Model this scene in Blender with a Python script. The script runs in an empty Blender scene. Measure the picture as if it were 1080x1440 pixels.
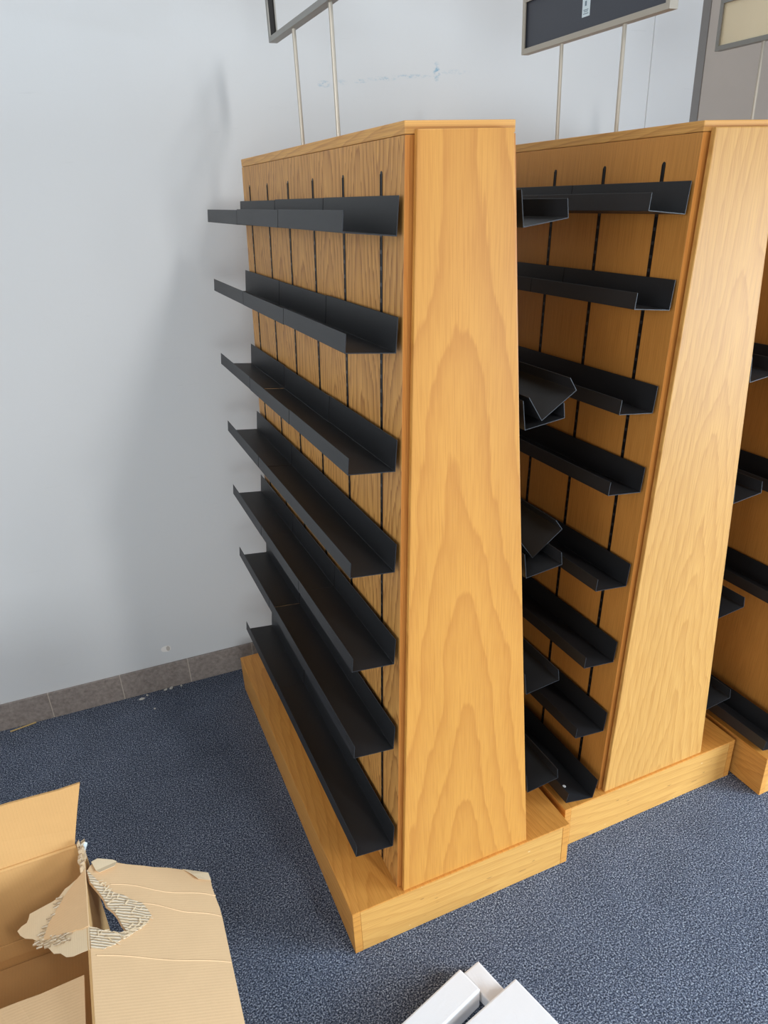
import bpy, bmesh, math, random
from mathutils import Vector, Matrix
random.seed(7)
R = math.radians
S = bpy.context.scene
C = S.collection

# ------------------------------------------------------------------ camera
cam = bpy.data.cameras.new('camera'); co = bpy.data.objects.new('camera', cam); C.objects.link(co)
rows = [(0.9147009, -0.4020647, -0.0408188), (-0.2071963, -0.3798459, -0.9015469), (0.3469754, 0.8331033, -0.4307518)]
r, dn, fw = [Vector(v).normalized() for v in rows]
m = Matrix((r, -dn, -fw)).transposed().to_4x4()
m.translation = Vector((-0.596, -1.0501, 1.5892))
co.matrix_world = m
cam.sensor_fit = 'VERTICAL'; cam.sensor_height = 36; cam.sensor_width = 27
cam.lens = 36 * 1010.34 / 1440
cam.shift_x = -9.45 / 1440; cam.shift_y = 31.54 / 1440
cam.clip_start = 0.02
S.camera = co

# ------------------------------------------------------------------ light
S.view_settings.view_transform = 'Standard'; S.view_settings.look = 'None'
S.view_settings.gamma = 1; S.view_settings.use_curve_mapping = False
S.view_settings.exposure = 0.07
w = bpy.data.worlds.new('world'); S.world = w; w.use_nodes = True
bg = w.node_tree.nodes['Background']
bg.inputs[0].default_value = (0.80, 0.90, 1.0, 1); bg.inputs[1].default_value = 0.20
def area(name, loc, target, sx, sy, power, col=(1, 1, 1), spread=180):
    l = bpy.data.lights.new(name, 'AREA'); l.shape = 'RECTANGLE'; l.size = sx; l.size_y = sy
    l.energy = power; l.color = col; l.spread = math.radians(spread)
    o = bpy.data.objects.new(name, l); C.objects.link(o); o.location = loc
    o.rotation_euler = (Vector(target) - Vector(loc)).to_track_quat('-Z', 'Y').to_euler()
    return o
area('ceiling_strip_light', (1.95, -5.7, 5.6), (-0.2, 0.6, 0.6), 0.42, 1.8, 150, (1.0, 0.98, 0.96))
area('far_ceiling_strip_light', (3.2, -5.5, 5.6), (-0.2, 0.6, 0.6), 0.6, 2.0, 45, (1.0, 0.98, 0.96))
area('shopfront_daylight', (-1.3, -6.4, 1.0), (-0.5, 0.6, 0.5), 2.8, 1.9, 96, (0.94, 0.98, 1.0))
area('side_window_daylight', (3.3, -2.3, 0.85), (0.8, -1.0, -0.35), 1.8, 1.35, 92, (0.72, 0.86, 1.0), 100)
area('left_fill_light', (-2.7, -1.5, 1.8), (0.3, 0.5, 1.5), 1.3, 1.3, 13, (0.98, 0.99, 1.0), 110)  # added fill brightening the left-facing sides in place of wall bounce; no window there

# ------------------------------------------------------------------ helpers
def srgb(r_, g_, b_):
    f = lambda c: (c/255/12.92 if c/255 <= 0.04045 else ((c/255+0.055)/1.055)**2.4)
    return (f(r_), f(g_), f(b_), 1)
class NT:
    def __init__(s, name):
        s.m = bpy.data.materials.new(name); s.m.use_nodes = True
        s.t = s.m.node_tree; s.b = s.t.nodes['Principled BSDF']
    def n(s, typ, ins=None, **kw):
        nd = s.t.nodes.new(typ)
        for k, v in kw.items(): setattr(nd, k, v)
        if ins:
            for k, v in ins.items():
                if hasattr(v, 'is_linked') or isinstance(v, bpy.types.NodeSocket): s.t.links.new(v, nd.inputs[k])
                else: nd.inputs[k].default_value = v
        return nd
    def math(s, op, a, b=None, c=None, clamp=False):
        ins = {0: a}
        if b is not None: ins[1] = b
        if c is not None: ins[2] = c
        return s.n('ShaderNodeMath', ins, operation=op, use_clamp=clamp).outputs[0]
    def mix(s, fac, a, b, mode='MIX'):
        nd = s.n('ShaderNodeMix', {0: fac, 6: a, 7: b}, data_type='RGBA', blend_type=mode)
        return nd.outputs[2]
    def ramp(s, fac, stops):
        nd = s.n('ShaderNodeValToRGB', {0: fac}); e = nd.color_ramp.elements
        while len(e) < len(stops): e.new(0.5)
        for el, (p, c) in zip(e, stops): el.position = p; el.color = c
        return nd.outputs[0]
    def obj(s): return s.n('ShaderNodeTexCoord').outputs['Object']
    def noise(s, vec, scale, detail=2, rough=0.5, dist=0.0):
        nd = s.n('ShaderNodeTexNoise', {'Vector': vec, 'Scale': scale, 'Detail': detail, 'Roughness': rough, 'Distortion': dist})
        return nd.outputs[0]
    def scale(s, vec, xyz, loc=(0, 0, 0)):
        return s.n('ShaderNodeMapping', {'Vector': vec, 'Scale': xyz, 'Location': loc}).outputs[0]
    def bump(s, h, strength, dist):
        nd = s.n('ShaderNodeBump', {'Height': h, 'Strength': strength, 'Distance': dist})
        s.t.links.new(nd.outputs[0], s.b.inputs['Normal'])
    def set(s, **kw):
        for k, v in kw.items():
            k = k.replace('_', ' ')
            if isinstance(v, bpy.types.NodeSocket): s.t.links.new(v, s.b.inputs[k])
            else: s.b.inputs[k].default_value = v
        return s.m

def oak(name, base, dark, grain='z', across='x', a0=0.0, freq=9.0, k=4.6, strength=0.55, rough=0.46, seed=0.0, round_=0.02, sign=1, WOB=0.34, JAG=0.03, period=0.0, flecks=False):
    """flat-sawn oak veneer: nested cathedral rings along the grain axis plus fine pores"""
    t = NT(name); o = t.obj(); sp = t.n('ShaderNodeSeparateXYZ', {0: o})
    ax = {'x': 0, 'y': 1, 'z': 2}
    g = sp.outputs[ax[grain]]; a = sp.outputs[ax[across]]
    cmb = t.n('ShaderNodeCombineXYZ', {0: a, 1: g, 2: seed}).outputs[0]
    wob = t.noise(t.scale(cmb, (9, 2.2, 1)), 1.0, 3, 0.55)
    wob2 = t.noise(t.scale(cmb, (2.5, 1.1, 1), (3, 7, 0)), 1.0, 1)
    fib = t.noise(t.scale(cmb, (430, 9, 1)), 1.0, 2, 0.6)
    jag = t.noise(t.scale(cmb, (260, 9, 1)), 1.0, 1)
    aa = t.math('SUBTRACT', a, a0)
    aa = t.math('ADD', aa, t.math('MULTIPLY', t.math('SUBTRACT', wob2, 0.5), 0.10))
    if period: aa = t.math('SUBTRACT', t.math('PINGPONG', t.math('ADD', aa, 5.0), period), period*0.45)
    hyp = t.math('SQRT', t.math('ADD', t.math('MULTIPLY', aa, aa), round_*round_))
    v = t.math('ADD', t.math('MULTIPLY', g, sign), t.math('MULTIPLY', hyp, k))
    v = t.math('ADD', v, t.math('MULTIPLY', t.math('SUBTRACT', wob, 0.5), WOB))
    v = t.math('ADD', v, t.math('MULTIPLY', t.math('SUBTRACT', jag, 0.5), JAG))
    fr = t.math('FRACT', t.math('MULTIPLY', v, freq))
    ring = t.ramp(fr, [(0.0, (0, 0, 0, 1)), (0.30, (0.12, 0.12, 0.12, 1)), (0.72, (0.45, 0.45, 0.45, 1)), (0.93, (1, 1, 1, 1)), (1.0, (0, 0, 0, 1))])
    col = t.mix(t.math('MULTIPLY', ring, strength), base, dark)
    pores = t.ramp(fib, [(0.36, (1, 1, 1, 1)), (0.56, (0, 0, 0, 1))])
    col = t.mix(t.math('MULTIPLY', pores, 0.42), col, dark)
    if flecks:   # scuffs and small dents of use
        f1 = t.ramp(t.noise(t.scale(cmb, (120, 22, 1), (4, 9, 0)), 1.0, 2), [(0.70, (0, 0, 0, 1)), (0.74, (1, 1, 1, 1))])
        f2 = t.ramp(t.noise(t.scale(cmb, (90, 30, 1), (14, 2, 5)), 1.0, 2), [(0.72, (0, 0, 0, 1)), (0.76, (1, 1, 1, 1))])
        col = t.mix(t.math('MULTIPLY', f1, 0.7), col, srgb(110, 76, 40)); col = t.mix(t.math('MULTIPLY', f2, 0.7), col, srgb(240, 216, 172))
    big = t.noise(t.scale(cmb, (6, 1.5, 1), (1, 2, 3)), 1.0, 2)
    hs = t.n('ShaderNodeHueSaturation', {'Hue': 0.5, 'Saturation': 1.0, 'Value': t.math('ADD', 0.93, t.math('MULTIPLY', big, 0.14)), 'Fac': 1.0, 'Color': col})
    rn = t.math('ADD', rough - 0.04, t.math('MULTIPLY', fib, 0.1))
    t.bump(fib, 0.08, 0.0006)
    t.b.inputs['Specular IOR Level'].default_value = 0.35
    return t.set(Base_Color=hs.outputs[0], Roughness=rn)

HB, HD = srgb(222, 164, 84), srgb(196, 132, 62)
M = {}
M['oak_end'] = oak('honey_oak_end_panel', srgb(212, 152, 72), srgb(186, 122, 54), 'z', 'x', -0.012, 3.7, 6.5, 0.62, seed=2.0, round_=0.03, WOB=0.55, JAG=0.05)
M['oak_end_pale'] = oak('pale_oak_end_panel', srgb(210, 160, 88), srgb(176, 120, 56), 'z', 'x', 0.035, 5.4, 8.0, 0.45, seed=9.0, WOB=0.6, JAG=0.05)
M['oak_side'] = oak('oak_side_veneer', srgb(216, 160, 88), srgb(142, 88, 40), 'z', 'y', 0.52, 8.5, 7.0, 0.8, seed=5.0, round_=0.02, WOB=0.5, JAG=0.09, period=0.17)
M['oak_side_plain'] = oak('straight_oak_side_veneer', srgb(206, 144, 70), srgb(168, 106, 44), 'z', 'y', 3.0, 9.0, 30.0, 0.45, seed=15.0)
M['oak_post'] = oak('oak_edge_band', srgb(208, 140, 66), srgb(176, 104, 46), 'z', 'x', 3.0, 5.0, 40.0, 0.4, seed=51.0)
M['oak_rail_y'] = oak('oak_board_lengthwise', srgb(216, 152, 72), srgb(184, 116, 48), 'y', 'x', -0.24, 8.0, 7.0, 0.5, seed=21.0)
M['oak_rail_yz'] = oak('oak_edge_lengthwise', srgb(216, 156, 78), srgb(176, 112, 48), 'y', 'z', 0.05, 9.0, 9.0, 0.5, seed=33.0)
M['oak_rail_x'] = oak('oak_board_crosswise', srgb(216, 166, 92), srgb(184, 128, 62), 'x', 'z', 0.02, 4.0, 9.0, 0.42, seed=27.0, flecks=True)
M['oak_cap'] = oak('oak_cap_veneer', srgb(220, 166, 92), srgb(172, 112, 56), 'y', 'z', 1.64, 7.0, 9.0, 0.5, seed=41.0)

def plain(name, col, rough=0.5, metal=0.0, bump=None, var=0.0, vscale=30):
    t = NT(name)
    if var or bump:
        nz = t.noise(t.obj(), vscale, 3)
    c = col
    if var:
        c = t.mix(nz, tuple(x*(1-var) for x in col[:3]) + (1,), tuple(min(1, x*(1+var)) for x in col[:3]) + (1,))
    if bump: t.bump(nz, bump[0], bump[1])
    return t.set(Base_Color=c, Roughness=rough, Metallic=metal)

def shelf_metal():
    t = NT('black_powder_coated_steel'); o = t.obj()
    n1 = t.noise(t.scale(o, (20, 3, 20)), 1.0, 4, 0.6); n2 = t.noise(o, 900, 1)
    c = t.mix(n1, srgb(26, 27, 29), srgb(38, 39, 42))
    dust = t.ramp(t.noise(o, 160, 2), [(0.70, (0, 0, 0, 1)), (0.76, (1, 1, 1, 1))])
    c = t.mix(t.math('MULTIPLY', dust, 0.10), c, srgb(120, 120, 118))
    t.bump(n2, 0.12, 0.0003)
    return t.set(Base_Color=c, Roughness=t.math('ADD', 0.40, t.math('MULTIPLY', n1, 0.16)))
M['shelf'] = shelf_metal()
M['black'] = plain('black_standard_metal', srgb(18, 18, 19), 0.4, 0.3)
M['rung'] = plain('rung_highlight_metal', srgb(70, 70, 72), 0.35, 0.6)  # paler than the rails: the highlights on the rungs are put into the colour
M['slot'] = plain('dark_slot', srgb(8, 8, 8), 0.7)
M['alu'] = plain('brushed_grey_aluminium', srgb(150, 148, 142), 0.42, 0.55, var=0.04)
M['alu_light'] = plain('satin_nickel_frame', srgb(186, 178, 164), 0.42, 0.35, var=0.04)
M['pole'] = plain('satin_nickel_pole', srgb(190, 182, 168), 0.38, 0.4)
M['signboard'] = plain('charcoal_sign_board', srgb(66, 69, 78), 0.45, var=0.05, vscale=4)
M['signcream'] = plain('cream_sign_board', srgb(252, 236, 200), 0.5, var=0.03, vscale=12)
M['sticker'] = plain('pale_blue_sticker', srgb(222, 236, 242), 0.4)
M['ink'] = plain('grey_sticker_ink', srgb(120, 140, 152), 0.5)
M['foam'] = plain('white_foam', srgb(243, 244, 246), 0.75, bump=(0.12, 0.002), vscale=220)
M['door'] = plain('taupe_door_paint', srgb(176, 167, 158), 0.45, bump=(0.05, 0.002), var=0.03, vscale=18)
M['jamb'] = plain('grey_frame_paint', srgb(124, 121, 118), 0.45, var=0.03)
M['white'] = plain('white_plaster', srgb(220, 222, 222), 0.8)
M['crumb'] = plain('plaster_crumb', srgb(214, 212, 204), 0.85)
M['straw'] = plain('dry_straw', srgb(196, 168, 112), 0.7)

def wall_mat():
    t = NT('pale_blue_grey_wall_paint'); o = t.obj(); sp = t.n('ShaderNodeSeparateXYZ', {0: o})
    x, z = sp.outputs[0], sp.outputs[2]
    big = t.noise(o, 1.3, 3)
    col = t.mix(big, srgb(214, 218, 220), srgb(220, 223, 225))
    def blob(cx, cz, rx, rz):
        dx = t.math('DIVIDE', t.math('SUBTRACT', x, cx), rx); dz = t.math('DIVIDE', t.math('SUBTRACT', z, cz), rz)
        d = t.math('ADD', t.math('MULTIPLY', dx, dx), t.math('MULTIPLY', dz, dz))
        return t.math('SUBTRACT', 1.0, d, clamp=True)
    sc = t.ramp(t.noise(t.scale(o, (60, 1, 130)), 1.0, 4, 0.7), [(0.46, (0, 0, 0, 1)), (0.62, (1, 1, 1, 1))])
    for cx, cz, rx, rz, s_ in [(0.206, 1.872, 0.022, 0.010, 0.8), (0.26, 1.876, 0.02, 0.009, 0.3), (0.315, 1.880, 0.03, 0.006, 0.7), (0.385, 1.886, 0.05, 0.007, 0.6),
                              (0.48, 1.893, 0.07, 0.006, 0.55), (0.562, 1.905, 0.014, 0.028, 1.0), (0.62, 1.905, 0.06, 0.008, 0.25)]:
        f = t.math('MULTIPLY', t.math('MULTIPLY', blob(cx, cz, rx, rz), s_), sc)
        col = t.mix(t.math('MULTIPLY', f, 1.0, clamp=True), col, srgb(132, 176, 200))
    scr = t.ramp(t.noise(t.scale(o, (5, 1, 90)), 1.0, 3, 0.7), [(0.66, (0, 0, 0, 1)), (0.72, (1, 1, 1, 1))])
    col = t.mix(t.math('MULTIPLY', scr, 0.10), col, srgb(170, 174, 176))
    chip = t.ramp(t.math('ADD', blob(-0.525, 0.158, 0.022, 0.016), t.math('MULTIPLY', t.noise(o, 160, 2), 0.5)), [(0.62, (0, 0, 0, 1)), (0.68, (1, 1, 1, 1))])
    col = t.mix(chip, col, srgb(242, 240, 236))
    hole_ = blob(-0.518, 0.158, 0.007, 0.011)
    col = t.mix(t.math('MULTIPLY', t.math('GREATER_THAN', hole_, 0.15), 0.55), col, srgb(150, 140, 126))
    dent = t.noise(o, 5.0, 4, 0.6)
    h = t.math('ADD', dent, t.math('MULTIPLY', t.noise(o, 220, 2), 0.05))
    t.bump(h, 0.10, 0.02)
    t.b.inputs['Specular IOR Level'].default_value = 0.2
    return t.set(Base_Color=col, Roughness=0.85)
M['wall'] = wall_mat()

def carpet_mat():
    t = NT('heathered_blue_grey_carpet'); o = t.obj()
    a = t.noise(o, 270, 4, 0.85); b = t.noise(t.scale(o, (1, 1, 1), (5, 3, 0)), 260, 2, 0.8); big = t.noise(o, 7, 4, 0.65)
    col = t.ramp(a, [(0.37, srgb(16, 18, 24)), (0.45, srgb(50, 58, 74)), (0.53, srgb(91, 104, 130)), (0.61, srgb(218, 227, 240))])
    col = t.mix(t.math('MULTIPLY', t.ramp(b, [(0.54, (0, 0, 0, 1)), (0.66, (1, 1, 1, 1))]), 0.55), col, srgb(140, 146, 156))
    col = t.mix(t.math('MULTIPLY', t.ramp(b, [(0.30, (1, 1, 1, 1)), (0.42, (0, 0, 0, 1))]), 0.6), col, srgb(36, 40, 50))
    soil = t.ramp(big, [(0.35, (0.86, 0.86, 0.86, 1)), (0.7, (1.06, 1.06, 1.06, 1))])
    col = t.mix(1.0, col, soil, 'MULTIPLY')
    t.bump(t.math('ADD', a, b), 0.7, 0.006)
    m_ = t.set(Base_Color=col, Roughness=0.95)
    t.b.inputs['Specular IOR Level'].default_value = 0.1
    return m_
M['carpet'] = carpet_mat()

def tile_mat():
    t = NT('taupe_baseboard_tile'); o = t.obj()
    a = t.ramp(t.noise(o, 75, 5, 0.75), [(0.3, (0, 0, 0, 1)), (0.7, (1, 1, 1, 1))]); b = t.noise(o, 9, 2)
    col = t.mix(a, srgb(124, 115, 109), srgb(176, 165, 157)); col = t.mix(t.math('MULTIPLY', b, 0.35), col, srgb(126, 118, 114))
    t.bump(a, 0.1, 0.002)
    return t.set(Base_Color=col, Roughness=0.5)
M['tile'] = tile_mat()
M['grout'] = plain('pale_grout', srgb(196, 186, 174), 0.9)

def kraft(name, base, lines='x', freq=150, crease=()):
    t = NT(name); o = t.obj(); sp = t.n('ShaderNodeSeparateXYZ', {0: o})
    c = sp.outputs[{'x': 0, 'y': 1, 'z': 2}[lines]]
    n = t.noise(o, 14, 4, 0.6); f = t.noise(o, 420, 2, 0.6)
    ln = t.math('SINE', t.math('MULTIPLY', c, freq*6.283))
    brk = t.noise(t.scale(o, (30, 30, 30)), 1.0, 2)
    col = t.mix(n, tuple(v*0.94 for v in base[:3]) + (1,), tuple(min(1, v*1.06) for v in base[:3]) + (1,))
    col = t.mix(t.math('MULTIPLY', t.math('MULTIPLY', t.math('GREATER_THAN', ln, 0.75), brk), 0.16), col, tuple(v*0.7 for v in base[:3]) + (1,))
    col = t.mix(t.math('MULTIPLY', t.ramp(f, [(0.30, (1, 1, 1, 1)), (0.40, (0, 0, 0, 1))]), 0.15), col, tuple(v*0.6 for v in base[:3]) + (1,))
    h = t.math('ADD', t.math('MULTIPLY', ln, 0.10), n)
    t.bump(h, 0.16, 0.0025)
    return t.set(Base_Color=col, Roughness=0.8)
KR = srgb(226, 190, 145)
M['kraft'] = kraft('kraft_cardboard', KR, 'y', 160)
M['kraft_x'] = kraft('kraft_cardboard_wall', srgb(206, 164, 108), 'x', 160)
M['kraft_back'] = kraft('kraft_cardboard_inner', srgb(212, 166, 106), 'x', 150)
M['kraft_in'] = kraft('kraft_cardboard_bottom', srgb(208, 162, 104), 'x', 150)
M['liner'] = kraft('peeled_paper_liner', srgb(232, 210, 174), 'x', 230)
def flute():
    t = NT('exposed_corrugation'); o = t.obj(); sp = t.n('ShaderNodeSeparateXYZ', {0: o})
    wv = t.math('ADD', t.math('ADD', sp.outputs[1], t.math('MULTIPLY', sp.outputs[0], 0.18)), t.math('MULTIPLY', t.noise(o, 30, 2), 0.012))
    ln = t.math('SINE', t.math('MULTIPLY', wv, 900.0)); n = t.noise(o, 90, 4, 0.7)
    col = t.mix(t.ramp(ln, [(0.15, (0, 0, 0, 1)), (0.75, (1, 1, 1, 1))]), srgb(200, 176, 142), srgb(236, 222, 198))
    col = t.mix(t.math('MULTIPLY', t.ramp(n, [(0.58, (0, 0, 0, 1)), (0.66, (1, 1, 1, 1))]), 0.5), col, srgb(150, 118, 84))
    t.bump(t.math('ADD', t.math('MULTIPLY', ln, 0.5), n), 0.6, 0.003)
    return t.set(Base_Color=col, Roughness=0.9)
M['flute'] = flute()

def link(name, bm, mats, parent=None, loc=None, smooth=False):
    bmesh.ops.recalc_face_normals(bm, faces=bm.faces)
    me = bpy.data.meshes.new(name); bm.to_mesh(me); bm.free()
    for mm in (mats if isinstance(mats, (list, tuple)) else [mats]): me.materials.append(mm)
    if smooth:
        for p in me.polygons: p.use_smooth = True
    o = bpy.data.objects.new(name, me); C.objects.link(o)
    if parent: o.parent = parent
    if loc: o.location = loc
    return o
def tag(o, label, cat, group=None):
    o['label'] = label; o['category'] = cat
    if group: o['group'] = group
    return o
def struct(o): o['kind'] = 'structure'; return o
def empty(name, loc=(0, 0, 0), rz=0.0):
    o = bpy.data.objects.new(name, None); C.objects.link(o); o.location = loc; o.rotation_euler = (0, 0, rz)
    o.empty_display_size = 0.1
    return o
def copy_tree(o, parent=None):
    c = o.copy(); C.objects.link(c)
    if parent: c.parent = parent
    for ch in list(o.children): copy_tree(ch, c)
    return c
def box(bm, x0, x1, y0, y1, z0, z1, bev=0.0, mat=0):
    vs = [bm.verts.new(p) for p in [(x0, y0, z0), (x1, y0, z0), (x1, y1, z0), (x0, y1, z0), (x0, y0, z1), (x1, y0, z1), (x1, y1, z1), (x0, y1, z1)]]
    fs = [bm.faces.new([vs[i] for i in q]) for q in [(3, 2, 1, 0), (4, 5, 6, 7), (0, 1, 5, 4), (1, 2, 6, 5), (2, 3, 7, 6), (3, 0, 4, 7)]]
    for f in fs: f.material_index = mat
    if bev:
        es = list({e for f in fs for e in f.edges})
        bmesh.ops.bevel(bm, geom=es, offset=bev, segments=2, affect='EDGES', profile=0.6)
def prism(bm, pts, d, bev=0.0, mat=0):
    """extrude the 3-D polygon pts by the vector d"""
    d = Vector(d); a = [bm.verts.new(p) for p in pts]; b = [bm.verts.new(Vector(p) + d) for p in pts]
    n = len(a); fs = [bm.faces.new(a[::-1]), bm.faces.new(b)]
    for i in range(n): fs.append(bm.faces.new((a[i], a[(i+1) % n], b[(i+1) % n], b[i])))
    for f in fs: f.material_index = mat
    if bev:
        es = list({e for f in fs for e in f.edges})
        bmesh.ops.bevel(bm, geom=es, offset=bev, segments=2, affect='EDGES', profile=0.6)
    return fs
def tube(bm, p0, p1, rad, n=14):
    p0, p1 = Vector(p0), Vector(p1); d = p1 - p0
    mt = Matrix.Translation((p0+p1)/2) @ d.to_track_quat('Z', 'Y').to_matrix().to_4x4()
    bmesh.ops.create_cone(bm, cap_ends=True, segments=n, radius1=rad, radius2=rad, depth=d.length, matrix=mt)

# ------------------------------------------------------------------ room
bm = bmesh.new(); box(bm, -3.2, 4.6, -7.2, 1.6, -0.1, 0.0); struct(link('floor', bm, M['carpet']))
bm = bmesh.new(); box(bm, -3.2, 4.6, -7.2, 1.6, 6.8, 6.9); struct(link('ceiling', bm, M['white']))
WY, WR = 1.2243, -0.028
def wall_obj(name, bm, mats, kind=True):
    o = link(name, bm, mats, loc=(0, WY, 0)); o.rotation_euler = (0, 0, WR)
    return o
bm = bmesh.new()
box(bm, -3.0, 1.347, 0.0, 0.12, 0, 6.8)
box(bm, 1.347, 1.536, -0.004, 0.12, 0, 6.8, 0.0015)
box(bm, 1.536, 2.55, 0.0, 0.12, 2.45, 6.8)
box(bm, 2.55, 4.6, 0.0, 0.12, 0, 6.8)
struct(wall_obj('wall_back', bm, M['wall']))
bm = bmesh.new(); box(bm, -3.12, -3.0, -7.2, 1.5, 0, 6.8); struct(link('wall_left', bm, M['white']))
bm = bmesh.new()   # door frame: jambs, stops and head
for s_, x0 in ((1, 1.536), (-1, 2.55)):
    x = lambda v: x0 + s_*v
    lo, hi = sorted((x(0), x(0.036))); box(bm, lo, hi, -0.002, 0.1, 0, 2.45, 0.003)
    lo, hi = sorted((x(0.036), x(0.052))); box(bm, lo, hi, 0.022, 0.1, 0, 2.414, 0.002)
box(bm, 1.572, 2.514, -0.002, 0.1, 2.414, 2.45, 0.003)
struct(wall_obj('trim_1', bm, M['jamb']))
bm = bmesh.new(); box(bm, 1.5885, 2.4975, 0.014, 0.058, 0.008, 2.41, 0.002)
dr = struct(wall_obj('door_1', bm, M['door']))
bm = bmesh.new(); tube(bm, (2.43, 0.014, 1.0), (2.43, -0.03, 1.0), 0.011); tube(bm, (2.43, -0.035, 1.0), (2.33, -0.035, 1.0), 0.009)
link('door_handle', bm, M['alu'], dr)
bm = bmesh.new()    # baseboard of tiles with grout lines
box(bm, -3.0, 1.345, -0.0088, 0, 0, 0.0985, mat=1)
k = -0.926 - 0.233*8
x = k
while x < 1.34:
    x1 = min(x+0.230, 1.345)
    box(bm, max(x, -3.0), x1, -0.010, -0.001, 0.0, 0.1, 0.0012); x += 0.233
struct(wall_obj('baseboard_back', bm, [M['tile'], M['grout']]))

# ------------------------------------------------------------------ display fixtures
H, HBZ, TC = 1.68, 0.1327, 0.0184
WB, L = 0.2937, 1.1014
YB, YE = 0.0217, 1.0458
OT, OB = -0.0061, 0.0023
CW, BB = 0.0933, 0.1734
ZT = H - TC
SLOTS = [0.108, 0.281, 0.454, 0.627, 0.800, 0.973]
def side_frame(sg):
    p0 = Vector((sg*BB, 0, HBZ)); p1 = Vector((sg*CW + OT, 0, ZT)); t = (p1-p0).normalized()
    n = Vector((t.z, 0, -t.x)); n = n if n.x*sg > 0 else -n
    return p0, p1, t, n
def make_standard(sg):
    p0, p1, t, n = side_frame(sg)
    bm = bmesh.new(); hw = 0.0045
    def P(y, s, e): return p0 + t*s + n*e + Vector((0, y, 0))
    s1 = (1.6185 - HBZ)/t.z
    pts = [P(-hw, 0.003, 0), P(hw, 0.003, 0)]
    for i in range(7):
        a = math.pi*i/6; pts.append(P(hw*math.cos(a), s1 - hw + hw*math.sin(a), 0))
    pts = [p - n*0.002 for p in pts]
    prism(bm, pts, n*0.0024)
    for y0, y1 in ((-hw, -hw+0.0011), (hw-0.0011, hw)):
        prism(bm, [P(y0, 0.003, 0), P(y1, 0.003, 0), P(y1, s1-hw, 0), P(y0, s1-hw, 0)], n*0.0011)
    s = 0.02
    while s < s1 - 0.02:
        prism(bm, [P(-hw+0.0011, s, 0.0), P(hw-0.0011, s, 0.0), P(hw-0.0011, s+0.006, 0.0), P(-hw+0.0011, s+0.006, 0.0)], n*0.0010, mat=1)
        s += 0.0254
    return bm
STD = {}
for sg in (-1, 1):
    o = link('slotted_standard', make_standard(sg), [M['black'], M['rung']]); STD[sg] = o.data; bpy.data.objects.remove(o)

def make_fixture(loc, rz, label, end_mat, side_mat, bare=()):
    f = empty('display_fixture', loc, rz); tag(f, label, 'display stand', 'oak A-frame display stands side by side')
    # plinth
    bm = bmesh.new(); box(bm, -WB, WB, 0, L, HBZ-0.004, HBZ, 0.001); link('plinth_top', bm, M['oak_rail_y'], f)
    for sg in (-1, 1):
        a, b = sorted((sg*WB, sg*(WB-0.019)))
        bm = bmesh.new(); box(bm, a, b, 0, L, 0, HBZ-0.0042, 0.0012); link('plinth_side', bm, M['oak_rail_yz'], f)
    for y0 in (0.0006, L-0.019):
        bm = bmesh.new(); box(bm, -WB+0.0194, WB-0.0194, y0, y0+0.0184, 0, HBZ-0.0044, 0.0008); link('plinth_front', bm, M['oak_rail_x'], f)
    # slanted side panels
    for sg in (-1, 1):
        p0, p1, t, n = side_frame(sg); th = 0.019
        q = [p0, p1, p1 - Vector((sg*th, 0, 0)), p0 - Vector((sg*th, 0, 0))]
        bm = bmesh.new(); prism(bm, [Vector((v.x, YB, v.z)) for v in q], (0, YE-YB, 0), 0.0008)
        bm.normal_update()
        for fc in bm.faces:
            if abs(fc.normal.y) > 0.9: fc.material_index = 1
        sp = link('side_panel', bm, [side_mat, M['oak_post']], f)
        for y in (() if sg in bare else SLOTS):
            o = bpy.data.objects.new('slotted_standard', STD[sg]); C.objects.link(o); o.parent = f; o.location = (0, y, 0)
    # inner end boards
    for y0, d in ((YB+0.001, 0.019), (YE-0.02, 0.019)):
        e = 0.0193
        bm = bmesh.new(); prism(bm, [(-BB+e, y0, HBZ), (BB-e, y0, HBZ), (CW+OT-e, y0, ZT), (-CW+OT+e, y0, ZT)], (0, d, 0))
        link('end_board', bm, M['oak_side_plain'], f)
    # cap
    bm = bmesh.new(); box(bm, -CW+OT, CW+OT, YB, YE, ZT+0.0006, H, 0.002); link('top_cap', bm, M['oak_cap'], f)
    # applied end panels
    for y0 in (0.0054, YE+0.0052):
        bm = bmesh.new()
        prism(bm, [(-0.1669+OB, y0, HBZ), (0.1669+OB, y0, HBZ), (0.0807+OT, y0, 1.6681), (-0.0807+OT, y0, 1.6681)], (0, 0.0111, 0), 0.0022)
        link('end_panel', bm, end_mat, f)
        ys = y0+0.0111 if y0 < 0.5 else YE
        bm = bmesh.new()
        prism(bm, [(-0.1560+OB, ys, HBZ), (0.1560+OB, ys, HBZ), (0.0700+OT, ys, 1.655), (-0.0700+OT, ys, 1.655)], (0, 0.0052, 0))
        link('panel_spacer', bm, M['oak_side_plain'], f)
    return f
POSE = {'A': ((0, 0, 0), 0.0), 'B': ((0.6044, 0.042, -0.0), 0.0041), 'C': ((1.2078, -0.0522, 0.0), 0.0)}
make_fixture(*POSE['A'], 'honey oak A-frame display stand standing frontmost, with black shelves down its left side', M['oak_end'], M['oak_side'])
make_fixture(*POSE['B'], 'oak A-frame display stand in the middle, with paler straight-grained end panel', M['oak_end_pale'], M['oak_side_plain'])
make_fixture(*POSE['C'], 'oak A-frame display stand at the right edge, mostly cut off by the photo', M['oak_end_pale'], M['oak_side_plain'], bare=(-1,))

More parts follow.
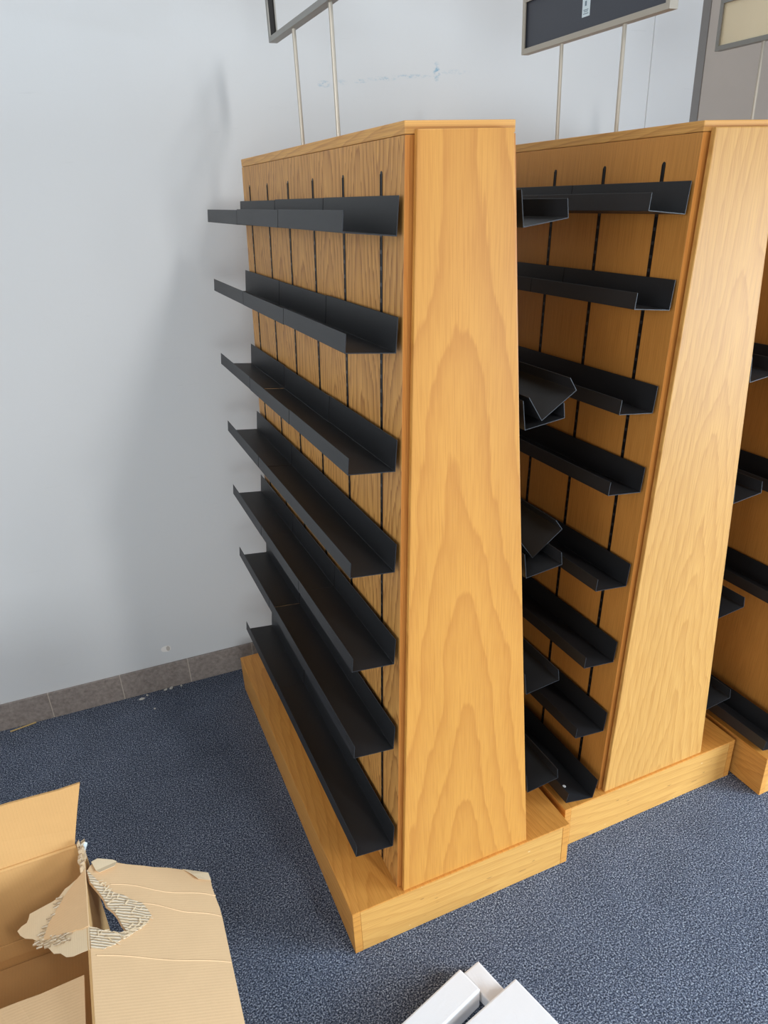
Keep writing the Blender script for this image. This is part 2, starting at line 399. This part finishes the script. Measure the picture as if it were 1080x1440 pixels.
# ------------------------------------------------------------------ shelves
BK, FL, LP, TH = 0.0565, 0.0885, 0.0305, 0.0014
TILT = R(6.4)
def shelf_section():
    # in the (u, v) plane: u outwards, v up, origin at the back bottom outer corner
    o = [(0, BK), (0, 0), (FL, 0), (FL, LP)]
    i = [(FL-TH, LP), (FL-TH, TH), (TH, TH), (TH, BK)]
    return o + i
def shelf_mesh(length, sg):
    bm = bmesh.new()
    c, s = math.cos(TILT), math.sin(TILT)
    pts = [(sg*(u*c - v*s), 0, u*s + v*c) for u, v in shelf_section()]
    a = [bm.verts.new(p) for p in pts]; b = [bm.verts.new((p[0], length, p[2])) for p in pts]
    n = len(a)
    for i in range(n): bm.faces.new((a[i], a[(i+1) % n], b[(i+1) % n], b[i]))
    for vs in (a, b):
        for q in ((0, 1, 6, 7), (1, 2, 5, 6), (2, 3, 4, 5)): bm.faces.new([vs[j] for j in q])
    bmesh.ops.recalc_face_normals(bm, faces=bm.faces)
    es = [e for e in bm.edges if abs((e.verts[0].co - e.verts[1].co).y) > length*0.9]
    bmesh.ops.bevel(bm, geom=es, offset=0.0005, segments=1, affect='EDGES')
    return bm
def bracket_mesh(sg):
    bm = bmesh.new(); c, s = math.cos(TILT), math.sin(TILT)
    def P(u, v): return (sg*(u*c - v*s), -0.0012, u*s + v*c)
    prism(bm, [P(0, 0.006), P(0, 0.048), P(-0.0070, 0.046), P(-0.0082, 0.030), P(-0.006, 0.027), P(-0.006, 0.020), P(-0.0090, 0.017), P(-0.0096, 0.008)], (0, 0.0024, 0))
    return bm
SH_DATA, BR_DATA = {}, {}
def xform(pose, p):
    (lx, ly, lz), rz = pose
    c, s = math.cos(rz), math.sin(rz)
    return (lx + c*p[0] - s*p[1], ly + s*p[0] + c*p[1], lz + p[2])
def shelf(fx, sg, zbb, y0, y1, label, group, hang=True, x=None, roll=0.0, zoff=0.0):
    """zbb: height of the bottom of the back flange (fixture frame)"""
    pose = POSE[fx]; p0, p1, t, n = side_frame(sg)
    if x is None:
        s = (zbb - HBZ)/t.z; b = p0 + t*s + n*0.0118; x = b.x
    key = (round(y1-y0, 4), sg)
    if key not in SH_DATA:
        o = link('display_shelf', shelf_mesh(y1-y0, sg), M['shelf']); SH_DATA[key] = o.data
    else:
        o = bpy.data.objects.new('display_shelf', SH_DATA[key]); C.objects.link(o)
    o.location = xform(pose, (x, y0, zbb)); o.rotation_euler = (0, roll, pose[1])
    tag(o, label, 'shelf', group)
    if hang:
        for ys in SLOTS:
            if y0 + 0.01 < ys < y1 - 0.01:
                if sg not in BR_DATA:
                    q = link('bracket', bracket_mesh(sg), M['black'], o); BR_DATA[sg] = q.data
                else:
                    q = bpy.data.objects.new('bracket', BR_DATA[sg]); C.objects.link(q); q.parent = o
                q.location = (0, ys - y0, 0)
    return o
ORD = ['top', 'second', 'third', 'fourth', 'fifth', 'sixth', 'lowest']
YN, B1, B2, YF = 0.021, 0.366, 0.707, 1.052
GA = 'black shelves on the left side of the frontmost oak stand'
ROWS_A = [(1.527, 3), (1.353, 3), (1.152, 3), (0.957, 2), (0.755, 3), (0.545, 2), (0.270, 2)]
for i, (z, nn) in enumerate(ROWS_A):
    rw = ('%s row' % ORD[i]) if ORD[i] != 'lowest' else 'lowest row just above the plinth'
    g_ = 0.0016
    if nn == 3:
        segs = [(YN, B1-g_, 'near shelf of three in the %s, left side of frontmost stand'),
                (B1+g_, B2-g_, 'middle shelf of three in the %s, left side of frontmost stand'),
                (B2+g_, YF, 'far shelf of three in the %s, left side of frontmost stand')]
    else:
        segs = [(YN, B2-0.03-g_, 'long near black shelf in the %s, left side of frontmost stand'),
                (B2-0.03+0.0025, YF-0.01, 'short far black shelf in the %s, left side of frontmost stand')]
    for j, (a, b, lb) in enumerate(segs):
        if i == 6: lb = lb.replace(', left side of frontmost stand', ', frontmost stand')
        shelf('A', -1, z - 0.0028*random.random()*(j > 0), a, b, lb % rw, GA)
GAR = 'black shelves on the right side of the frontmost oak stand'
for z, y0, lb in [(1.527, 0.021, 'black shelf end sticking out at top right of the frontmost stand'),
                  (1.183, 0.022, 'black shelf on right side of frontmost stand, holding the higher tipped-over shelf'),
                  (0.868, 0.022, 'black shelf on right side of frontmost stand, holding the lower tipped-over shelf'),
                  (0.566, 0.026, 'empty black shelf second from bottom on right side of the frontmost stand'),
                  (0.268, 0.024, 'lowest black shelf on right side of frontmost stand, over its plinth')]:
    shelf('A', 1, z, y0, y0 + 0.6545, lb, GAR)
# two loose shelves lying tipped in the shelves of the right side (back bottom corner, then roll)
def tipped(x, y, z, ang, label):
    return shelf('A', 1, z, y, y + 0.342, label, 'loose tipped-over black shelves', hang=False, x=x, roll=-(ang - TILT))
tipped(0.1625, 0.0225, 1.1950, R(32.2), 'loose black shelf lying tipped over in the higher occupied shelf between two oak stands')
tipped(0.1885, 0.0670, 0.8828, R(35.5), 'loose black shelf lying tipped over in the lower occupied shelf between two oak stands')
GB = 'black shelves on the left side of the middle oak stand'
MB = [('top', 1.528, 0.022), ('second', 1.357, 0.023), ('third', 1.152, 0.025), ('fourth', 0.977, 0.025), ('fifth', 0.747, 0.023), ('sixth', 0.537, 0.026), ('seventh', 0.330, 0.023)]
for i, (nm, z, y0) in enumerate(MB):
    if i < 2:
        shelf('B', -1, z, y0, 0.3715, 'short near shelf in the %s row, left side of middle stand' % nm, GB)
        shelf('B', -1, z, 0.3735, 0.7155, 'short shelf further back in the %s row, left side of middle stand' % nm, GB)
    else:
        shelf('B', -1, z, y0, y0 + 0.6545, 'long black shelf in the %s row from top, left side of middle stand' % nm, GB)
def resting(fx, y0, ln, xb, label, group):
    o = shelf(fx, -1, HBZ + 0.0006, y0, y0 + ln, label, group, hang=False, x=xb)
    o.rotation_euler = (0, TILT, POSE[fx][1]); return o
b8 = resting('B', 0.004, 0.6545, -0.205, 'black shelf lying flat on the plinth of the middle stand, with a white dot', GB)
bm = bmesh.new(); bmesh.ops.create_cone(bm, cap_ends=True, segments=14, radius1=0.0048, radius2=0.0042, depth=0.0008)
bpy.context.view_layer.update()
cs, sn = math.cos(TILT), math.sin(TILT)
dot = link('white_dot', bm, M['white'], b8); dot.location = (-0.052*cs + 0.0016*sn, 0.055, 0.052*sn + 0.0018*cs); dot.rotation_euler = (0, TILT, 0)
dot['label'] = 'small white dot on the shelf floor'
GBR = 'black shelves on the right side of the middle oak stand'
for nm, z in [('highest visible', 1.181), ('second visible', 0.891), ('third visible', 0.567), ('lowest', 0.267)]:
    shelf('B', 1, z, 0.022, 0.6765, '%s black shelf end poking out behind the right edge of the middle stand' % nm, GBR)
GC = 'black shelves on the left side of the rightmost oak stand'
for nm, z in [('highest visible', 1.126), ('second visible', 0.835), ('third visible', 0.544)]:
    shelf('C', -1, z, 0.022, 0.6765, '%s black shelf on the rightmost stand, cut off by right edge of photo' % nm, GC)
resting('C', 0.016, 0.6545, -0.212, 'black shelf lying flat on the plinth of the rightmost stand', GC)

# ------------------------------------------------------------------ sign holders on the caps
def sign(fx, y0, y1, z0, z1, poles, label, fmat, board, name='sign_holder'):
    pose = POSE[fx]
    e = empty(name, xform(pose, (OT, (y0+y1)/2, H)), pose[1]); tag(e, label, 'sign', 'sign holders on top of the oak stands')
    yc = (y0+y1)/2; f = lambda y: y - yc; g = lambda z: z - H
    a, b, lo, hi = f(y0), f(y1), g(z0), g(z1); bw, d = 0.0115, 0.0105
    bm = bmesh.new()   # mitred U-channel frame: outer face plus a groove on the inside
    for (p, q, r_, s_) in [((a, lo), (b, lo), (b-bw, lo+bw), (a+bw, lo+bw)), ((b, lo), (b, hi), (b-bw, hi-bw), (b-bw, lo+bw)),
                           ((b, hi), (a, hi), (a+bw, hi-bw), (b-bw, hi-bw)), ((a, hi), (a, lo), (a+bw, lo+bw), (a+bw, hi-bw))]:
        for x0, x1 in ((-d, -d+0.0035), (d-0.0035, d)):
            prism(bm, [(x0, *p), (x0, *q), (x0, *r_), (x0, *s_)], (x1-x0, 0, 0), 0.0004)
        mid = lambda u, v, k_: (u[0] + (v[0]-u[0])*k_, u[1] + (v[1]-u[1])*k_)
        r2, s2 = mid(q, r_, 0.35), mid(p, s_, 0.35)
        prism(bm, [(-d+0.0035, *p), (-d+0.0035, *q), (-d+0.0035, *r2), (-d+0.0035, *s2)], (2*d-0.007, 0, 0))
    fr = link('frame', bm, fmat, e)
    for py in poles:
        bm = bmesh.new(); tube(bm, (0, f(py), 0.0005), (0, f(py), lo+0.001), 0.0044); link('pole', bm, M['pole'], e)
    if board:
        bm = bmesh.new(); box(bm, -0.0035, 0.0035, a+0.006, b-0.006, lo+0.006, hi-0.006)
        br = link('board', bm, board, e)
        return e, br, f, g
    else:   # empty frame: black strips added to stand for its dark channel groove
        for yy0, yy1 in ((a+0.0042, a+0.0062), (b-0.0062, b-0.0042)):
            bm = bmesh.new(); box(bm, -0.0065, 0.0065, yy0, yy1, lo+0.0045, hi-0.0045); link('groove_strip', bm, M['black'], e)
    return e, None, f, g
sign('A', 0.41, 0.966, 1.924, 2.045, (0.795, 0.550), 'empty grey metal sign frame on two poles atop the frontmost stand, wall seen through', M['alu'], None)
e, br, f, g = sign('B', 0.232, 0.745, 1.885, 2.003, (0.590, 0.371), 'metal-framed sign with dark charcoal board and sticker on two poles atop the middle stand', M['alu_light'], M['signboard'])
bm = bmesh.new(); box(bm, -0.0043, -0.0036, f(0.514), f(0.487), g(1.921), g(1.992), 0.0003)
st = link('sticker', bm, M['sticker'], br); st['label'] = 'pale blue and white sticker with tiny print'
bm = bmesh.new()
for zz, yw in [(1.926, 0.018), (1.930, 0.014), (1.933, 0.017), (1.955, 0.012), (1.962, 0.016)]:
    box(bm, -0.0046, -0.0043, f(0.5005 + yw/2), f(0.5005 - yw/2), g(zz), g(zz+0.0014))
box(bm, -0.0046, -0.0043, f(0.505), f(0.499), g(1.941), g(1.950))
# the print stays part of the sticker's own mesh
o2 = link('print', bm, M['ink'], br); o2['label'] = 'tiny unreadable grey print on the sticker'
sign('C', 0.29, 0.807, 1.901, 2.020, (0.652, 0.440), 'grey-framed sign with cream board on poles in front of the taupe door', M['alu'], M['signcream'])

# ------------------------------------------------------------------ cardboard box
XH, ZB, YBK, YFR, XL = -0.812, 0.285, 0.310, -0.255, -1.372
cb = empty('cardboard_box', ((XH+XL)/2, (YBK+YFR)/2, 0))
tag(cb, 'open brown cardboard box on the carpet with a torn hole in its right flap', 'box')
ox, oy = cb.location.x, cb.location.y
def cpart(name, bm, mt, parent=cb, world=True):
    o = link(name, bm, mt, parent)
    bmesh_off = Vector((-ox, -oy, 0))
    if parent is cb: o.location = bmesh_off
    return o
CT = 0.005
def sheet(pts, d, n_sub=0):
    bm = bmesh.new()
    a = [bm.verts.new(p) for p in pts]
    e0 = (Vector(pts[len(pts)//2]) - Vector(pts[0])).normalized(); nn_ = Vector((0, 0, 0))
    for i in range(len(pts)):
        nn_ += Vector(pts[i]).cross(Vector(pts[(i+1) % len(pts)]))
    nn_.normalize(); e0 = (e0 - nn_*e0.dot(nn_)).normalized(); e1 = nn_.cross(e0)
    flat = [Vector((Vector(p).dot(e0), Vector(p).dot(e1))) for p in pts]
    idx = list(range(len(flat))); ccw = sum(flat[i].x*flat[(i+1) % len(flat)].y - flat[(i+1) % len(flat)].x*flat[i].y for i in idx)
    if ccw < 0: idx.reverse()
    cr = lambda o, p, q: (p.x-o.x)*(q.y-o.y) - (p.y-o.y)*(q.x-o.x)
    while len(idx) > 2:      # ear clipping
        done = False
        for k in range(len(idx)):
            i, j, l = idx[k-1], idx[k], idx[(k+1) % len(idx)]
            if cr(flat[i], flat[j], flat[l]) <= 1e-12: continue
            if any(cr(flat[i], flat[j], flat[q]) >= 0 and cr(flat[j], flat[l], flat[q]) >= 0 and cr(flat[l], flat[i], flat[q]) >= 0 for q in idx if q not in (i, j, l)): continue
            bm.faces.new((a[i], a[j], a[l])); idx.pop(k); done = True; break
        if not done: break
    g_ = bmesh.ops.extrude_face_region(bm, geom=bm.faces[:])
    for v in g_['geom']:
        if isinstance(v, bmesh.types.BMVert): v.co += Vector(d)
    return bm
bm = bmesh.new(); box(bm, XH-CT, XH, YFR, YBK, 0, ZB, 0.001); cpart('right_wall', bm, M['kraft_x'])
bm = bmesh.new(); box(bm, XL, XL+CT, YFR, YBK, 0, ZB, 0.001); cpart('left_wall', bm, M['kraft_x'])
def jag_line(x0, x1, z, n, amp): return [(x0 + (x1-x0)*i/n, z + amp*(random.random()-0.5)) for i in range(n+1)]
bm = bmesh.new(); box(bm, XL+CT, XH-CT, YBK-CT, YBK, 0, ZB+0.014, 0.001); cpart('back_wall', bm, M['kraft_back'])
bm = bmesh.new(); box(bm, XL+CT, XH-CT, YFR, YFR+CT, 0, ZB, 0.001); cpart('front_wall', bm, M['kraft_x'])
bm = bmesh.new(); box(bm, XL+CT, XH-CT, YFR+CT, YBK-CT, 0.002, 0.006); cpart('bottom', bm, M['kraft_in'])
bm = bmesh.new(); box(bm, XL+CT+0.004, XH-CT-0.004, 0.035, YBK-CT-0.002, 0.007, 0.012, 0.001); cpart('bottom_flap', bm, M['kraft_in'])
# loose inner strip along the foot of the back wall
bm = bmesh.new(); prism(bm, [(XL+CT+.002, YBK-CT-0.004, 0.044), (XH-CT-0.07, YBK-CT-0.004, 0.044), (XH-CT-0.055, YBK-CT-0.002, 0.085), (XL+CT+.002, YBK-CT-0.002, 0.085)], (0, -0.003, 0)); cpart('inner_strip', bm, M['kraft_back'])
# back flap, standing up and leaning away
top = [(XH+0.024-0.004*random.random(), 0.33, 0.448)]
pts = [(XL, YBK-0.003, ZB+0.014), (XH-0.017, YBK-0.003, ZB+0.014), (XH-0.007, 0.316, 0.335), (XH+0.0075, 0.324, 0.385), (XH+0.0255, 0.333, 0.4435), (XH-0.02, 0.333, 0.4415), (-0.93, 0.333, 0.447), (-1.1, 0.333, 0.446), (XL, 0.333, 0.446)]
cpart('back_flap', sheet(pts, (0, CT, 0.0)), M['kraft_back'])
bm = bmesh.new(); tube(bm, (XL+0.005, YBK-0.004, ZB+0.0135), (XH-0.014, YBK-0.004, ZB+0.0135), 0.0045, 12); cpart('fold', bm, M['kraft_back'])
# right flap, folded outwards, with the torn hole at its hinge
TH_ = R(27); cf, sf = math.cos(TH_), math.sin(TH_)
def FP(s, t, lift=0.0):
    droop = 0.0
    return (XH + s*cf + lift*sf, t, ZB - s*sf + lift*cf - droop)
hole = [(0.002, 0.236), (0.007, 0.208), (0.016, 0.192), (0.025, 0.177), (0.033, 0.160), (0.037, 0.143), (0.050, 0.128), (0.058, 0.113), (0.064, 0.094), (0.074, 0.074), (0.066, 0.077), (0.053, 0.074), (0.040, 0.079), (0.026, 0.082), (0.014, 0.089), (0.0, 0.092)]
outer = [(0.0, -0.255), (0.272, -0.255), (0.274, -0.147), (0.278, -0.023), (0.282, 0.099), (0.2815, 0.128), (0.278, 0.156), (0.2755, 0.19), (0.277, 0.210), (0.275, 0.228), (0.262, 0.231), (0.227, 0.237), (0.18, 0.246), (0.150, 0.248), (0.123, 0.253), (0.09, 0.257), (0.061, 0.264), (0.045, 0.266), (0.024, 0.271), (0.016, 0.262), (0.008, 0.25)]
n_ = (sf, 0, cf)
poly = outer + hole
rf = cpart('right_flap', sheet([FP(*p) for p in poly], tuple(-CT*v for v in n_)), M['kraft'])
peel = [(0.002, 0.240), (0.02, 0.214), (0.03, 0.199), (0.04, 0.190), (0.055, 0.176), (0.072, 0.171), (0.09, 0.156), (0.111, 0.147), (0.120, 0.130), (0.127, 0.113), (0.118, 0.1), (0.104, 0.084), (0.088, 0.075), (0.074, 0.064), (0.06, 0.058), (0.044, 0.046), (0.033, 0.044), (0.023, 0.038), (0.001, 0.042)]
pp = peel[::-1] + hole
def rough_sheet(polyf, lift, th, amp):
    bm = sheet([FP(a, b, lift) for a, b in polyf], tuple(th*v for v in n_))
    return bm
o = link('torn_edge', rough_sheet(pp, 0.0002, 0.0016, 0), M['flute'], rf); o['label'] = 'torn cream corrugation exposed around the hole'
# frayed flutes and curled strips round the hole
bm = bmesh.new()
for i in range(60):
    k_ = random.random()*0.96; j = random.random()
    def along(P_, u):
        u *= len(P_) - 1.001; n0 = int(u); f_ = u - n0
        return (P_[n0][0]*(1-f_) + P_[n0+1][0]*f_, P_[n0][1]*(1-f_) + P_[n0+1][1]*f_)
    a = along(peel[1:18], k_); h = along(hole[1:], k_)
    s0 = a[0]*(1-j) + h[0]*j; t0 = a[1]*(1-j) + h[1]*j
    ln = 0.006 + 0.012*random.random(); wd = 0.002; an = math.atan2(a[1]-h[1], a[0]-h[0]) + random.uniform(-0.9, 0.9)
    ds, dt = math.cos(an), math.sin(an); l0 = 0.0019; l1 = 0.002 + 0.0035*random.random()
    q = [FP(s0, t0, l0), FP(s0+ds*ln, t0+dt*ln, l1), FP(s0+ds*ln-dt*wd, t0+dt*ln+ds*wd, l1), FP(s0-dt*wd, t0+ds*wd, l0)]
    prism(bm, q, tuple(0.0006*v for v in n_))
link('torn_fibres', bm, M['liner'], rf)['label'] = 'frayed paper strips on the tear'
# curled corners of the outer liner at the flap's far edge
bm = sheet([FP(*p) for p in [(0.214, 0.2405, 0.0004), (0.2745, 0.2285, 0.0004), (0.2765, 0.206, 0.0006), (0.245, 0.206, 0.005), (0.232, 0.222, 0.004)]], tuple(0.0008*v for v in n_))
link('curled_corner', bm, M['liner'], rf)
bm = sheet([FP(*p) for p in [(0.012, 0.262, 0.002), (0.026, 0.272, 0.002), (0.058, 0.267, 0.003), (0.067, 0.262, 0.003), (0.060, 0.245, 0.007), (0.026, 0.227, 0.007), (0.020, 0.236, 0.003)]], tuple(0.001*v for v in n_))
link('curled_corner', bm, M['liner'], rf)
# creases pressed across the flap
bm = bmesh.new()
for (s0, t0), (s1, t1), dip in [((0.05, 0.201), (0.279, 0.160), 0.004), ((0.105, 0.148), (0.281, 0.103), 0.003), ((0.01, 0.027), (0.277, -0.012), 0.002)]:
    N = 12
    for i in range(N):
        u0, u1 = i/N, (i+1)/N
        w0 = 0.0016
        A0 = (s0 + (s1-s0)*u0, t0 + (t1-t0)*u0 + dip*math.sin(u0*9)); A1 = (s0 + (s1-s0)*u1, t0 + (t1-t0)*u1 + dip*math.sin(u1*9))
        q = [FP(A0[0], A0[1]-w0, 0.0), FP(A1[0], A1[1]-w0, 0.0), FP(A1[0], A1[1], 0.0011), FP(A0[0], A0[1], 0.0011)]
        q2 = [FP(A0[0], A0[1], 0.0011), FP(A1[0], A1[1], 0.0011), FP(A1[0], A1[1]+w0*1.6, 0.0), FP(A0[0], A0[1]+w0*1.6, 0.0)]
        for qq in (q, q2): bm.faces.new([bm.verts.new(v) for v in qq])
bmesh.ops.remove_doubles(bm, verts=bm.verts, dist=0.00005)
link('crease', bm, M['kraft'], rf)
# torn tab folded into the box
TA = R(20); ct, s_t = math.cos(TA), math.sin(TA)
def TP(s, t, lift=0.0): return (XH - s*ct - lift*s_t, t, ZB - s*s_t + lift*ct)
nt = (-s_t, 0, ct)
tab = [(-0.001, 0.24), (-0.001, 0.093), (0.014, 0.096), (0.026, 0.103), (0.039, 0.105), (0.052, 0.113), (0.066, 0.118), (0.097, 0.128), (0.084, 0.16), (0.066, 0.182), (0.048, 0.203), (0.022, 0.225)]
liner = [(0.012, 0.232), (0.025, 0.230), (0.038, 0.226), (0.048, 0.225), (0.062, 0.214), (0.076, 0.212), (0.1, 0.215), (0.129, 0.218), (0.131, 0.208), (0.135, 0.2), (0.147, 0.199), (0.156, 0.194), (0.149, 0.178), (0.138, 0.163), (0.122, 0.151), (0.108, 0.134), (0.098, 0.120), (0.085, 0.101), (0.076, 0.084), (0.062, 0.075), (0.05, 0.058), (0.036, 0.05), (0.018, 0.046), (0.001, 0.041), (-0.001, 0.093)]
tt = cpart('torn_tab', sheet([TP(a, b, 0.0045) for a, b in tab], tuple(-0.003*v for v in nt)), M['kraft'])
tt['label'] = 'torn triangle of the right flap bent into the box'
ln_ = link('peeled_liner', sheet([TP(a, b, 0.0012) for a, b in liner], tuple(-0.0012*v for v in nt)), M['liner'], tt); ln_['label'] = 'peeled pale paper layer under the tab'
bm = bmesh.new()
edge = [(0.097, 0.128), (0.084, 0.16), (0.066, 0.182), (0.048, 0.203)]
edge2 = [(0.097, 0.128), (0.066, 0.116), (0.039, 0.104), (0.014, 0.094)]
for E_ in (edge, edge2):
    for i in range(26):
        k_ = random.random()*(len(E_)-1.001); j = int(k_); u = k_-j
        s0 = E_[j][0]*(1-u) + E_[j+1][0]*u; t0 = E_[j][1]*(1-u) + E_[j+1][1]*u
        s0 += random.uniform(-0.002, 0.016); t0 += random.uniform(-0.016, 0.004); L_ = random.uniform(0.005, 0.013)
        q = [TP(s0, t0, 0.002), TP(s0+L_, t0+0.001, 0.005), TP(s0+L_, t0+0.006, 0.005), TP(s0, t0+0.005, 0.003)]
        prism(bm, q, tuple(0.0007*v for v in nt))
link('torn_fibres', bm, M['flute'], tt)
# crumpled torn corner standing between the back wall and the right flap
bm = bmesh.new()
for i in range(10):
    y0 = 0.235 + i*0.007; z0 = ZB - 0.004; hh = 0.010 + 0.020*random.random() + (0.010 if i > 4 else 0)
    xx = XH - 0.004 + random.uniform(-0.004, 0.004)
    q = [(xx-0.004, y0, z0), (xx+0.003, y0, z0), (xx+0.003+random.uniform(-.004, .004), y0+0.003, z0+hh), (xx-0.005+random.uniform(-.003, .003), y0+0.003, z0+hh*0.8)]
    prism(bm, q, (0.0, 0.0085, random.uniform(-0.003, 0.003)))
cpart('torn_corner', bm, M['flute'])
bm = sheet([(XH+0.002, 0.292, 0.290), (XH+0.010, 0.300, 0.303), (XH+0.004, 0.303, 0.306), (XH-0.002, 0.297, 0.296)], (0.0006, -0.0006, 0)); cpart('tape_scrap', bm, M['sticker'])
# front flap folded inwards, left flap folded out
pts = [(XL+0.01, YFR+CT, ZB-0.002), (XH-0.018, YFR+CT, ZB-0.002)]
N = 14
edge = [(XH-0.017 - (XH-0.017-XL-0.01)*i/N, 0.004 + 0.004*(random.random()-0.5), 0.262 + 0.002*random.random()) for i in range(N+1)]
cpart('front_flap', sheet(pts + edge, (0, 0, 0.004)), M['kraft'])
pts = [(XL, YFR, ZB), (XL, YBK, ZB), (XL-0.24, YBK-0.01, ZB-0.13), (XL-0.24, YFR+0.01, ZB-0.13)]
cpart('left_flap', sheet(pts, (0.002, 0, 0.004)), M['kraft'])

# ------------------------------------------------------------------ white foam pieces
def foam(label, corner, rz, lx, ly, z0, z1, tilt=(0, 0)):
    bm = bmesh.new(); box(bm, -lx, 0, -ly, 0, 0, z1-z0, 0.004)
    es = [e for e in bm.edges if e.calc_length() > 0.03]
    bmesh.ops.subdivide_edges(bm, edges=es, cuts=10, use_grid_fill=True)
    for v in bm.verts: v.co += Vector((random.uniform(-1, 1), random.uniform(-1, 1), random.uniform(-1, 1)))*0.00005
    o = link('foam_block', bm, M['foam'], loc=(corner[0], corner[1], z0), smooth=False); o.rotation_euler = (tilt[0], tilt[1], rz)
    return tag(o, label, 'packing foam', 'white foam offcuts on the carpet')
foam('long white foam block, leftmost of the three on the carpet', (-0.112, -0.168), R(17), 0.32, 0.060, 0.0005, 0.060)
foam('thin low white foam strip sticking out between two larger foam blocks', (-0.058, -0.1545), R(13.5), 0.045, 0.155, 0.0005, 0.034)
foam('wide flat white foam block with a square corner, rightmost of three', (-0.017, -0.240), R(14), 0.26, 0.150, 0.0345, 0.066)

# ------------------------------------------------------------------ litter at the wall
def chip(x, y, s, label):
    bm = bmesh.new(); bmesh.ops.create_icosphere(bm, subdivisions=2, radius=1)
    for v in bm.verts: v.co = Vector((v.co.x*s*1.5, v.co.y*s, (v.co.z+1)*s*0.45)) * random.uniform(0.8, 1.15)
    lo = min(v.co.z for v in bm.verts)
    for v in bm.verts: v.co.z -= lo
    o = link('plaster_crumb', bm, M['crumb'], loc=(x, y, 0.0)); o.rotation_euler = (0, 0, random.random()*3)
    tag(o, label, 'debris', 'plaster crumbs on the carpet')
chip(-0.640, 1.205, 0.0065, 'largest white plaster crumb on carpet near the tiled baseboard')
chip(-0.620, 1.219, 0.004, 'small white plaster crumb beside the largest crumb near the baseboard')
chip(-0.556, 1.222, 0.005, 'white plaster crumb against the tile foot, right of the largest crumb')
chip(-0.535, 1.222, 0.006, 'long white plaster crumb against the tile foot, below the chipped paint')
chip(-0.500, 1.221, 0.004, 'tiny plaster crumb against the tile foot, nearest the oak plinth')
chip(-0.605, 1.13, 0.0035, 'lone tiny white crumb on carpet away from the wall')
bm = bmesh.new(); tube(bm, (-1.065, 1.225, 0.003), (-0.985, 1.237, 0.0035), 0.0025, 8)
tag(link('straw', bm, M['straw']), 'thin tan splinter lying on the carpet along the baseboard', 'debris')
